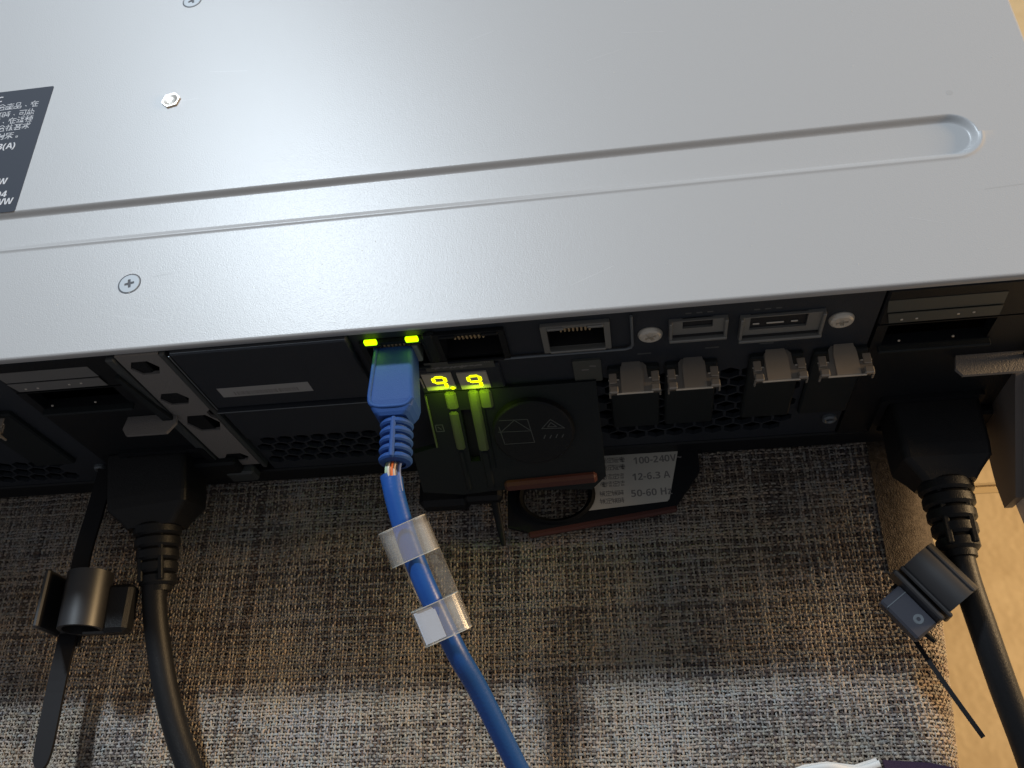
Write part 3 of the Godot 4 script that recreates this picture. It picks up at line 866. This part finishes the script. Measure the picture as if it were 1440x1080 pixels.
func build_handle(t: Node3D) -> void:
	# the release handle leans outwards from under the display
	var down := Vector3(0, -1, 0.45).normalized()
	var out := Vector3(0, 0.45, 1).normalized()
	var L := Transform3D(Basis(Vector3.RIGHT, -down, out), Vector3(0, -32.2, 1.0))      # x along, y up the slope, z off it
	var s := Shape.new()
	s.plate(poly([[-29.2, -1.0], [18.2, -1.0], [18.4, -36], [14, -41], [-13.6, -39], [-24.5, -40], [-36.6, -38], [-36.6, -22.6], [-29.4, -20.6]]), [rect(-20.2, -27, -17.3, -7.6)], -2.8, -0.7, L)
	var h := part("release_handle", s, M.charcoal, t)
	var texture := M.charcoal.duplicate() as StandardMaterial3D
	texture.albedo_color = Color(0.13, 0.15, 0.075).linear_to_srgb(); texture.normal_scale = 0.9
	for q in [[-23.6, -20.4, -0.9, -7.0], [-23.5, -20.9, -7.9, -22.0], [-17.1, -14.2, -0.9, -23.0], [-14.0, -10.6, -0.9, -7.4]]:
		var r := Shape.new()
		r.box(Vector3((q[0] + q[1]) / 2, (q[2] + q[3]) / 2, -1.7), Vector3(q[1] - q[0], q[2] - q[3], 3.6), 0.6, L)
		part("rib", r, texture, h)
	for q in [[-23.2, -21.6, -22.6, -38.0], [-16.8, -14.6, -23.4, -38.0], [-13.7, -13.1, -8.0, -30.0]]:
		var r := Shape.new()
		r.box(Vector3((q[0] + q[1]) / 2, (q[2] + q[3]) / 2, -1.2), Vector3(q[1] - q[0], q[2] - q[3], 2.0), 0.4, L)
		part("rib", r, M.charcoal, h)
	var cap := Shape.new()
	cap.tube([L * Vector3(-29.0, -1.6, -0.5), L * Vector3(-29.1, -20.4, -0.5)], [0.32, 0.32], 6)
	part("edge_strip", cap, texture, h)
	var dk := Shape.new()
	dk.lathe([Vector2(0, 1.4), Vector2(10.9, 1.4), Vector2(11.4, 1.0), Vector2(11.6, -0.7)], 48, L * Transform3D(Basis(), Vector3(-0.6, -16.3, 0)))
	part("round_cap", dk, M.black, h)
	var pl: Material = M.pale_ink
	var pr := Shape.new()
	var P := L * Transform3D(Basis(), Vector3(0, 0, 1.43))
	for q in [[-9.5, -10.7, -1.6, -10.9], [-10.3, -14.8, -1.3, -15.1], [-9.1, -19.4, -0.6, -19.4], [-9.9, -13.0, -9.1, -19.4], [-1.6, -10.9, -0.6, -19.4], [-9.3, -14.6, -5.3, -10.9], [-5.3, -10.9, -1.4, -14.8]]:
		pr.stroke(Vector2(q[0], q[1]), Vector2(q[2], q[3]), 0.2, 0.0, P)
	for q in [[4.7, -11.5, 2.0, -14.6], [2.0, -14.6, 8.3, -14.9], [8.3, -14.9, 4.7, -11.5], [4.7, -12.6, 3.7, -14.1], [3.7, -14.1, 6.2, -14.2], [6.2, -14.2, 4.7, -12.6]]:
		pr.stroke(Vector2(q[0], q[1]), Vector2(q[2], q[3]), 0.26, 0.0, P)
	for k in 4: pr.stroke(Vector2(2.2 + k * 1.7, -18.2), Vector2(2.7 + k * 1.7, -17.1 - 0.2 * (k % 2)), 0.28, 0.0, P)
	part("symbols", pr, pl, h)
	var sm := Shape.new()
	var S := L * Transform3D(Basis(), Vector3(0, 0, -0.66))
	for q in [[-28.2, -12.4, -26.2, -12.4], [-26.2, -12.4, -26.0, -14.8], [-26.0, -14.8, -28.2, -14.8], [-28.2, -14.8, -28.2, -12.4], [-27.5, -13.2, -26.8, -14.0]]: sm.stroke(Vector2(q[0], q[1]), Vector2(q[2], q[3]), 0.3, 0.0, S)
	part("symbols", sm, pl, h)
	var ds := Shape.new()
	ds.box(Vector3(-18.7, -17.3, -3.4), Vector3(2.8, 19.2, 0.6), 0.0, L)
	part("slot_bottom", ds, M.dark, h)
	# terracotta grip edge and the finger loop below it
	var gr := Shape.new()
	gr.box(Vector3(0.3, -36.4, -0.2), Vector3(27.4, 3.4, 2.6), 0.8, L * Transform3D(Basis(Vector3(0, 0, 1), 0.05), Vector3.ZERO))
	part("grip_edge", gr, M.rust, h, "terracotta strip along the foot of the handle")
	# feet and prong beside it
	var ft := Shape.new()
	ft.box(Vector3(-33.0, -82.5, 6.5), Vector3(16, 7, 18), 1.6)
	ft.box(Vector3(-20.5, -80.5, 8.0), Vector3(12, 5, 14), 1.2)
	part("lever_foot", ft, M.black, t)
	var pg := Shape.new()
	pg.tube(spline([Vector3(-17.4, -80, 9), Vector3(-16.8, -82, 16), Vector3(-15.6, -84, 23), Vector3(-14.8, -85, 28)], 4), [1.4, 1.4, 1.4, 1.35, 1.3, 1.3, 1.25, 1.2, 1.1, 1.0, 0.95, 0.85, 0.6], 8, 0.6)
	part("prong", pg, M.black, t)
	# pull-out tray with the white voltage label
	var tr := Shape.new()
	tr.plate(poly([[-13.5, 4], [-13.5, -22], [-7, -24.0], [38.8, -18.0], [47, -7], [47, 4]]), [disc(1.8, -12.6, 10.2, 36, 0.0, 0.74)], -1.6, 0.0, lying(0, -84.9, 0))
	tr.lathe([Vector2(1.0, -0.6), Vector2(1.0, 0.8), Vector2(1.1, 1.1), Vector2(1.2, 0.8), Vector2(1.2, -0.6)], 36, lying(1.8, -84.9, 12.6) * Transform3D(Basis.from_scale(Vector3(10.4, 7.8, 1.0)), Vector3.ZERO))
	var tray := part("service_tray", tr, M.black, t)
	var lipe := Shape.new()
	lipe.box(Vector3(0, 0, 0), Vector3(46.5, 2.0, 2.2), 0.6, Transform3D(Basis(Vector3.UP, 0.13), Vector3(15.9, -85.8, 21.6)))
	part("grip_edge", lipe, M.rust, tray, "terracotta front edge of the tray")
	var lb := Shape.new()
	lb.prism(poly([[14.4, 0.4], [15.2, 1.0], [40.3, 0.9], [40.9, 0.2], [36.9, -15.7], [36.2, -16.5], [8.4, -18.3], [11.6, -15.4], [13.5, -12.0], [14.4, -8.6], [14.7, -5.4], [14.0, -2.8]]), 0.03, 0.12, lying(0, -84.9, 0))
	part("voltage_label", lb, M.paper, tray, "white printed voltage label on the tray under the ports")
	var ink := Shape.new()
	var xf := lying(0, -84.76, 0)
	for r in 3:
		for l in 2:
			var names: Array = [["dian", "ding", "ya", "dian"], ["dian", "liu", "ding", "liu"], ["pin_lu", "ding", "pin_lu", "shi"]][r]
			for k in 4: glyph(ink, names[k], 17.4 - r * 0.5 + k * 1.9, -1.6 - r * 5.6 - l * 2.5, 1.65, 0.2, xf)
	part("lettering", ink, M.ink, tray)
	var words := ["100-240V~", "12-6.3 A", "50-60 Hz"]
	for r in 3: letters(words[r], 1.4, lying(26.6 - r * 0.7, -84.77, 2.4 + r * 5.5, 0.02), M.ink, tray, HORIZONTAL_ALIGNMENT_LEFT)

func build_supply(t: Node3D, d: float) -> void:
	var s := Shape.new()
	s.box(Vector3(110 + d, -9.5, -4), Vector3(43, 15.2, 8.2), 0.5)
	s.plate(rect(88.6 + d, -79, 133.4 + d, -17.2), [rect(91.2 + d, -27.0, 116.8 + d, -17.6)], -3.0, 0.1)
	s.box(Vector3(104 + d, -22, -8), Vector3(30, 14, 1), 0.0)
	s.box(Vector3(122.5 + d, -72, 1.2), Vector3(18, 12, 3.2), 0.8)
	var o := part("power_supply", s, M.black, t)
	var st := Shape.new()
	st.prism(poly([[88.9, -6.0], [115.8, -6.0], [116.2, -11.2], [89.6, -11.2]]), 0.12, 0.25, Transform3D(Basis(), Vector3(d, 0, 0)))
	st.prism(poly([[89.8, -11.4], [116.2, -11.4], [116.4, -15.6], [90.8, -15.6]]), 0.4, 0.6, Transform3D(Basis(), Vector3(d, 0, 0)))
	part("sticker", st, M.green_sticker if d == 0.0 else M.sticker_dim, o)
	for k in 6:
		var dot := Shape.new()
		dot.box(Vector3([93.5, 97.0, 106.5, 110.0, 95.0, 108.0][k] + d, [-14.2, -14.2, -13.6, -13.4, -24.4, -24.2][k], 0.6), Vector3(0.6, 0.5, 0.4), 0.1)
		part("rivet", dot, M.bright, o)
	var lip := Shape.new()
	lip.box(Vector3(104 + d, -27.6, 0.9), Vector3(27.5, 1.0, 2.4), 0.3)
	part("lip", lip, M.charcoal, o)
	# release lever: an upright arm with a level thumb tab
	var lv := Shape.new()
	var x := 121.4 + d - (2.6 if d < 0.0 else 0.0)
	var w := 10.6 if d == 0.0 else 8.0
	lv.prism(poly([[-w, -0.6], [-w + 1.4, -2.6], [w - 2.4, -2.6], [w, 0.4], [w, 4.6], [-w + 1.2, 4.6]]), 0.0, 1.1, lying(x, -36.4, 3.4))
	part("release_tab", lv, M.bracket, o, "grey thumb tab of the power supply")
	var arm := Shape.new()
	arm.prism(poly([[w - 4.0, 0.0], [w - 1.0, 0.0], [w - 3.8, 26.0], [w - 5.0, 26.0]]), -0.6, 0.6, Transform3D(Basis(), Vector3(x, -36.0, 1.6)))
	part("lever_arm", arm, M.charcoal, o)
	# inlet round the plug
	var inl := Shape.new()
	inl.plate(round_rect(97 + d, -78, 125 + d, -56, 1.5), [round_rect(99 + d, -76, 123 + d, -58, 1.5)], 0.1, 1.6)
	part("inlet", inl, M.black, o)

# ---------------------------------------------------------------- leads
func build_network_cable() -> void:
	var t := thing("network_cable", "blue network cable plugged in under two green lights, wires bared below its ribbed boot", "network cable", Vector3(-31, -13, 2))
	# boot: a rounded block that widens outwards, with a raised rim round its top
	var s := Shape.new()
	var profile := [[0.4, 4.7, 8.4], [9.0, 5.3, 8.8], [15.5, 5.7, 9.0], [17.3, 5.2, 8.8], [18.6, 4.4, 8.0], [19.4, 3.6, 7.2]]
	var rings := []
	for q in profile:
		var ring := []
		for v in round_rect(-q[1], -q[2] / 2, q[1], q[2] / 2, 1.1, 4): ring.append(Vector3(-31.4 + v.x + 0.01 * q[0], -12.4 + v.y, q[0]))
		rings.append(ring)
	for k in rings.size() - 1:
		var n: int = rings[k].size()
		for j in n:
			var a: Vector3 = rings[k][j]; var b: Vector3 = rings[k][(j + 1) % n]; var c: Vector3 = rings[k + 1][(j + 1) % n]; var d: Vector3 = rings[k + 1][j]
			var mid := Vector3(-31.4, -12.4, (a.z + c.z) / 2 - 2.0)
			s.flat(a, b, c, mid); s.flat(a, c, d, mid)
	for q in [[0, 0.4], [rings.size() - 1, 19.4]]:
		for j in rings[q[0]].size(): s.flat(Vector3(-31.4, -12.4, q[1]), rings[q[0]][j], rings[q[0]][(j + 1) % rings[q[0]].size()], Vector3(-31.4, -12.4, 9))
	var boot := part("boot", s, M.boot, t)
	var rim := Shape.new()
	rim.tube(spline([Vector3(-36.0, -8.2, 0.6), Vector3(-36.5, -8.1, 9), Vector3(-36.7, -8.1, 15.4), Vector3(-35.0, -8.3, 17.0), Vector3(-31.2, -8.3, 17.3), Vector3(-27.6, -8.3, 17.0), Vector3(-25.9, -8.1, 15.4)], 4), fill(25, 0.55), 8)
	part("boot_rim", rim, M.boot, boot)
	var rib := Shape.new()
	for k in 5: rib.lathe([Vector2(2.6, -1.0), Vector2(3.8, -0.72), Vector2(4.15, -0.25), Vector2(4.15, 0.25), Vector2(3.8, 0.72), Vector2(2.6, 1.0)], 20, Transform3D(Basis(), Vector3(-30.7, -12.9 - k * 0.12, 20.6 + k * 2.25)))
	rib.tube([Vector3(-30.9, -12.4, 18), Vector3(-30.6, -13.4, 30.2)], [3.2, 2.7], 16)
	rib.box(Vector3(-30.7, -9.2, 25.0), Vector3(1.3, 1.2, 11.0), 0.4, Transform3D(Basis(), Vector3(0, -0.1, 0)))
	part("strain_relief", rib, M.boot, boot)
	# plug body between boot and port
	var pl := Shape.new()
	pl.box(Vector3(-31.3, -12.6, -4.0), Vector3(11.5, 7.6, 9.0), 0.3)
	part("plug", pl, mat("clear_plug", 0.25, 0.3, 0.26, 0.3), t)
	# pairs of thin wires
	var hues := [Color(0.42, 0.55, 0.36), Color(0.62, 0.6, 0.52), Color(0.62, 0.16, 0.05), Color(0.55, 0.45, 0.38), Color(0.2, 0.16, 0.16), Color(0.14, 0.2, 0.42)]
	for k in 6:
		var w := Shape.new()
		var x := -32.5 + k * 0.62
		var up := 0.35 * sin(k * 1.1)
		w.tube(spline([Vector3(x + 0.25, -13.2 + up, 29), Vector3(x - 0.1, -12.5 + up, 32.5), Vector3(x + 0.5, -13.7 + up * 0.5, 37.5)], 6), fill(13, 0.42), 8)
		var m := mat("wire_insulation", hues[k].r, hues[k].g, hues[k].b, 0.4)
		part("wire", w, m, t)
	# jacket, cut off askew at its end
	var pts := [Vector3(-31.5, -14.2, 34.0), Vector3(-30.7, -14.8, 38.5), Vector3(-28.2, -17.0, 47.4), Vector3(-25.6, -19.4, 54.6), Vector3(-22.4, -22.4, 62.2), Vector3(-17.7, -29.0, 72.6), Vector3(-13.8, -37.0, 79.9), Vector3(-6.8, -53.0, 95.4), Vector3(2, -72, 114), Vector3(12, -86, 140), Vector3(30, -88, 190)]
	var path := spline(pts, 8)
	var j := Shape.new()
	j.tube(path, fill(path.size(), 2.55), 20, 1.0, false)
	j.tube([Vector3(-32.4, -14.2, 33.0), Vector3(-30.9, -14.75, 38.0)], [2.2, 2.5], 20, 1.0, false)
	part("jacket", j, M.blue, t)
	# clear holder with two sleeves on a thin back plate
	var h := thing("cable_label_holder", "clear plastic label holder with two sleeves on the blue network cable", "label holder", Vector3(-24, -21, 57))
	var axis := (Vector3(-20.2, -25.4, 67.2) - Vector3(-28.2, -17.0, 47.4)).normalized()
	var right := axis.cross(Vector3.UP).normalized() * -1.0
	if right.x < 0.0: right = -right
	var up := axis.cross(right).normalized()
	if up.y < 0.0: up = -up
	var b := Basis(right, up, right.cross(up))       # z of it runs along the cable
	var ahead := b.z.dot(axis)
	var mid := Vector3(-24.3, -20.9, 57.4)
	var back := Shape.new()
	back.box(Vector3(1.4, -3.1, 0), Vector3(9.6, 0.6, 25), 0.15, Transform3D(b, mid))
	back.box(Vector3(0.8, -2.7, 5.5 * ahead), Vector3(9.0, 0.3, 0.5), 0.05, Transform3D(b, mid))
	part("back_plate", back, M.clear, h)
	for k in [-1.0, 1.0]:
		var sl := Shape.new()
		var q := PackedVector2Array()
		var q2 := PackedVector2Array()
		for v in round_rect(-5.9, -3.0, 5.9, 3.3, 2.2, 6): q.append(v)
		for v in round_rect(-5.2, -2.4, 5.2, 2.7, 1.7, 6): q2.append(v)
		sl.plate(q, [q2], -4.2, 4.2, Transform3D(b, mid + axis * 9.8 * k + b * Vector3(0.3, 0, 0)))
		var nm := part("sleeve", sl, M.frosted, h)
		for e in [-4.2, 4.2]:
			var rim2 := Shape.new()
			rim2.plate(q, [q2], e - 0.1, e + 0.1, Transform3D(b, mid + axis * 9.8 * k + b * Vector3(0.3, 0, 0)))
			part("rim", rim2, mat("clear_plastic_edge", 0.55, 0.53, 0.47, 0.3), nm)
		if k > 0.0:
			var ins := Shape.new()
			var arc := Transform3D(b, mid + axis * 9.8 + b * Vector3(-2.4, 2.9, 0))
			ins.box(Vector3(0, -0.05, 0), Vector3(5.0, 0.12, 7.6), 0.02, arc)
			part("paper_insert", ins, M.frost, h, "whitish insert in the lower sleeve")

func plug_and_cord(t: Node3D, a: Vector3, dir: Vector3, w: float, cord_pts: Array, relief: float) -> void:
	var f := dir.normalized()
	var right := Vector3.UP.cross(f).normalized()
	var b := Basis(right, f.cross(right).normalized(), f)
	var xf := Transform3D(b, a)
	var s := Shape.new()
	var rings := []
	for q in [[0.0, w, 17.0], [14.0, w, 17.0], [17.5, w * 0.98, 16.6], [21.0, w * 0.74, 13.5], [23.5, w * 0.6, 12.0]]:
		var ring := []
		for v in round_rect(-q[1] / 2, -q[2] / 2, q[1] / 2, q[2] / 2, 2.0, 4): ring.append(xf * Vector3(v.x, v.y, q[0]))
		rings.append(ring)
	for k in rings.size() - 1:
		var n: int = rings[k].size()
		for j in n:
			var mid := xf * Vector3(0, 0, 6.0)
			s.flat(rings[k][j], rings[k][(j + 1) % n], rings[k + 1][(j + 1) % n], mid); s.flat(rings[k][j], rings[k + 1][(j + 1) % n], rings[k + 1][j], mid)
	for j in rings[-1].size(): s.flat(xf * Vector3(0, 0, 23.5), rings[-1][j], rings[-1][(j + 1) % rings[-1].size()], xf.origin)
	part("plug", s, M.rubber, t)
	var path := spline(cord_pts, 8)
	# ribbed strain relief along the first part of the cord
	var r := Shape.new()
	var ribs := 5
	for k in ribs:
		var c: Vector3 = xf * Vector3(0, -0.02 * k * k, 24.2 + relief / ribs * k)
		var rad := lerpf(7.3, 5.6, float(k) / (ribs - 1))
		r.lathe([Vector2(4.0, -2.2), Vector2(rad - 0.8, -1.9), Vector2(rad, -1.1), Vector2(rad, 1.1), Vector2(rad - 0.8, 1.9), Vector2(4.0, 2.2)], 20, Transform3D(b, c))
	r.tube([xf * Vector3(0, 0, 22), xf * Vector3(0, 0, 24.0 + relief)], [5.6, 4.2], 18)
	for g in [-1, 1]: r.box(Vector3(g * 3.2, 4.4, 24 + relief * 0.42), Vector3(1.6, 1.6, relief * 0.86), 0.3, xf)
	part("strain_relief", r, M.rubber, t)
	var c2 := Shape.new()
	c2.tube(path, fill(path.size(), 3.6), 20)
	part("cord", c2, M.rubber, t)

func build_power_cords() -> void:
	var t := thing("power_cord", "thick black power cord plugged into the left power supply, curving down over the weave", "power cord", Vector3(-126, -66, 0), "power cords in the two supplies")
	var d := Vector3(3.0, -5, 30)
	plug_and_cord(t, Vector3(-124.6, -67.5, -2.0), d, 26.0, [Vector3(-121.5, -72.6, 34), Vector3(-120.6, -74.4, 44), Vector3(-119.0, -77.0, 54), Vector3(-115.4, -80.0, 68), Vector3(-110.2, -83.0, 82), Vector3(-102.6, -85.6, 97), Vector3(-94, -87, 116), Vector3(-80, -87.4, 150)], 19.0)
	t = thing("power_cord", "thick black power cord plugged into the right power supply, hanging over the seat edge", "power cord", Vector3(111, -66, 0), "power cords in the two supplies")
	plug_and_cord(t, Vector3(112.2, -66.8, 0.0), Vector3(-0.2, -1.2, 30), 24.0, [Vector3(111.8, -68.6, 40), Vector3(112.4, -70.0, 50), Vector3(114.5, -73.0, 62), Vector3(117.6, -78.0, 76), Vector3(122.4, -86.0, 92), Vector3(129, -100, 112), Vector3(140, -130, 140)], 20.0)

# ---------------------------------------------------------------- cable clips on straps
func build_clips() -> void:
	var t := thing("cable_clip", "black open cable clip on a wide strap at the left, beside the curving cord", "cable clip", Vector3(-139, -64, 45), "cable clips beside the power cords")
	var s := Shape.new()
	s.arc_wall(5.3, 6.6, -0.5, PI + 1.1, 17.0, Transform3D(Basis(Vector3.UP, 0.03), Vector3(-139.4, -68.0, 35.6)))
	part("ring", s, M.gloss, t)
	var f := Shape.new()
	f.box(Vector3(-150.0, -68.0, 44.0), Vector3(1.7, 12.0, 17.5), 0.5)
	f.box(Vector3(-148.6, -74.0, 44.0), Vector3(6.0, 2.0, 15.5), 0.5)
	f.box(Vector3(-139.0, -77.2, 46.0), Vector3(15.0, 3.2, 11.5), 0.6)
	part("base", f, M.gloss, t)
	var g := Shape.new()
	g.box(Vector3(-129.6, -71.4, 46.0), Vector3(8.2, 5.6, 14.5), 1.2)
	g.tube([Vector3(-146, -79.4, 47.5), Vector3(-146.3, -79.4, 54.5)], [1.0, 0.8], 8)
	part("cord_jaw", g, M.rubber, t)
	var st := Shape.new()
	var line := spline([Vector3(-140.2, -66.0, 2), Vector3(-142.4, -68.0, 14), Vector3(-145.8, -71.4, 30), Vector3(-147.6, -76.0, 46), Vector3(-148.6, -77.0, 62), Vector3(-147.6, -76.0, 82), Vector3(-147.2, -75.6, 90)], 6)
	strap(st, line, 5.3, 1.3, Vector3(0.12, 1, 0.1), 7)
	part("strap", st, M.strap, t)

	t = thing("cable_clip", "black open cable clip with square grey tongue and thin strap at the right", "cable clip", Vector3(100, -64, 54), "cable clips beside the power cords")
	var yaw := Transform3D(Basis(Vector3.UP, 0.62), Vector3(104.0, -66.5, 44.0))
	s = Shape.new()
	s.arc_wall(4.8, 6.0, -0.9, PI + 0.9, 15.5, Transform3D(yaw.basis, Vector3(99.6, -67.0, 43.8)))
	s.box(Vector3(2.6, 5.5, 7.75), Vector3(0.8, 0.8, 15.5), 0.2, Transform3D(yaw.basis, Vector3(99.6, -67.0, 43.8)))
	part("ring", s, M.gloss, t)
	f = Shape.new()
	f.box(Vector3(-8.6, 0.4, 8.2), Vector3(1.4, 5.0, 16.5), 0.4, Transform3D(yaw.basis, Vector3(99.8, -66.4, 42.8)))
	f.box(Vector3(-6.4, 0.0, 8.8), Vector3(1.2, 5.6, 17.0), 0.4, Transform3D(yaw.basis, Vector3(99.8, -66.4, 42.8)))
	f.box(Vector3(-2.0, -8.4, 8.4), Vector3(15.0, 3.6, 13.0), 0.6, Transform3D(yaw.basis, Vector3(99.8, -66.4, 42.8)))
	part("base", f, M.gloss, t)
	f = Shape.new()
	var tg := Transform3D(yaw.basis, Vector3(99.8, -66.4, 42.8))
	f.box(Vector3(-12.6, -2.8, 9.8), Vector3(7.4, 4.2, 13.0), 0.6, tg)
	var tongue := part("tongue", f, mat("grey_black_plastic", 0.04, 0.042, 0.055, 0.4), t)
	var hl := Shape.new()
	hl.lathe([Vector2(0.5, 0.02), Vector2(0.6, 0.12), Vector2(1.25, 0.14), Vector2(1.4, 0.0)], 18, tg * Transform3D(Basis(Vector3(1, 0, 0), Vector3(0, 0, -1), Vector3(0, 1, 0)), Vector3(-12.2, -0.7, 12.6)))
	hl.box(Vector3(-12.6, -0.66, 5.6), Vector3(7.0, 0.12, 0.25), 0.02, tg)
	part("moulded_mark", hl, M.edge, tongue)
	st = Shape.new()
	var far := spline([Vector3(94.2, -75.0, 54.0), Vector3(97.0, -75.0, 63.0), Vector3(102.4, -74.6, 75.6), Vector3(108.4, -74.0, 88.6)], 6)
	strap(st, far, 3.2, 1.2, Vector3(1, 0.35, -0.45), 6)
	part("strap", st, M.strap, t)
	g = Shape.new()
	g.tube([tg * Vector3(-12.0, -5.5, 14), tg * Vector3(-11.4, -6.0, 19)], [0.9, 0.7], 8)
	part("pin", g, M.rubber, t)

func strap(s: Shape, line: Array, width: float, thick: float, up: Vector3, tip: int) -> void:
	var rings := []
	for k in line.size():
		var d: Vector3 = (line[mini(k + 1, line.size() - 1)] - line[maxi(k - 1, 0)]).normalized()
		var side := d.cross(up).normalized()
		var top := side.cross(d).normalized()
		var left: int = line.size() - 1 - k
		var w := width / 2 * (1.0 if left >= tip else sqrt(1.0 - pow(1.0 - (left + 0.25) / (tip + 0.25), 2.0)))
		var h := thick / 2
		rings.append([line[k] - side * w - top * h, line[k] + side * w - top * h, line[k] + side * w + top * h, line[k] - side * w + top * h])
	for k in line.size() - 1:
		var mid: Vector3 = (line[k] + line[k + 1]) / 2
		for j in 4:
			s.flat(rings[k][j], rings[k][(j + 1) % 4], rings[k + 1][(j + 1) % 4], mid); s.flat(rings[k][j], rings[k + 1][(j + 1) % 4], rings[k + 1][j], mid)
	for k in [0, line.size() - 1]:
		s.flat(rings[k][0], rings[k][1], rings[k][2], line[1] if k == 0 else line[k - 1]); s.flat(rings[k][0], rings[k][2], rings[k][3], line[1] if k == 0 else line[k - 1])

# ---------------------------------------------------------------- scraps lying on the seat
func build_scraps() -> void:
	var s := Shape.new()
	var rng := RandomNumberGenerator.new()
	rng.seed = 9
	# torn strip stuck over the rolled edge: its right border is ragged
	var zs := []
	for k in 40: zs.append(-24.0 + k * 1.65)
	var width := []
	for k in 40: width.append(12.5 + rng.randf_range(-0.5, 0.6) + (1.6 if k in [19, 26, 33] else 0.0))
	for k in 39:
		for j in 8:
			var q := []
			for c in [[k, j], [k, j + 1], [k + 1, j + 1], [k + 1, j]]:
				var u: float = 99.4 - zs[c[0]] * 0.02 + (width[c[0]] + 6.0 if c[1] == 8 else 18.0 * c[1] / 8.0)
				var pn := over_seat(u, zs[c[0]])
				q.append(pn[0] + pn[1] * (0.75 + 0.2 * sin(c[0] * 1.7 + c[1]))); q.append(pn[1])
			s.tri(q[0], q[2], q[4], q[1], q[3], q[5]); s.tri(q[0], q[4], q[6], q[1], q[5], q[7])
	var o := part("torn_tape", s, M.tape, self)
	o.set_meta("label", "torn strip of brown tape stuck over the right edge of the woven seat"); o.set_meta("category", "tape")
	var w := Shape.new()
	var out := [[62, -93.5], [66, -92.2], [72, -91.6], [79, -92.6], [84.8, -91.0], [86.4, -94.5], [88, -104], [74, -110], [60, -106]]
	w.prism(poly(out), 0.0, 0.3, lying(0, TOP + 1.5, 0))
	w.tube(spline([Vector3(64, TOP + 1.8, 94), Vector3(72, TOP + 3.4, 93), Vector3(79, TOP + 2.2, 94), Vector3(85.5, TOP + 2.6, 92.5)], 5), fill(16, 0.9), 8, 0.5)
	o = part("paper_scrap", w, mat("white_paper", 0.75, 0.74, 0.72, 0.6), self)
	o.set_meta("label", "scrap of white crumpled paper lying at the front edge of the picture"); o.set_meta("category", "paper")
	var v := Shape.new()
	v.prism(poly([[86.4, -91.6], [98, -92.6], [104, -94], [102, -108], [88, -108]]), 0.0, 1.2, lying(0, TOP + 1.4, 0))
	o = part("cloth_scrap", v, M.violet, self)
	o.set_meta("label", "dark violet scrap of cloth beside the white paper"); o.set_meta("category", "cloth")
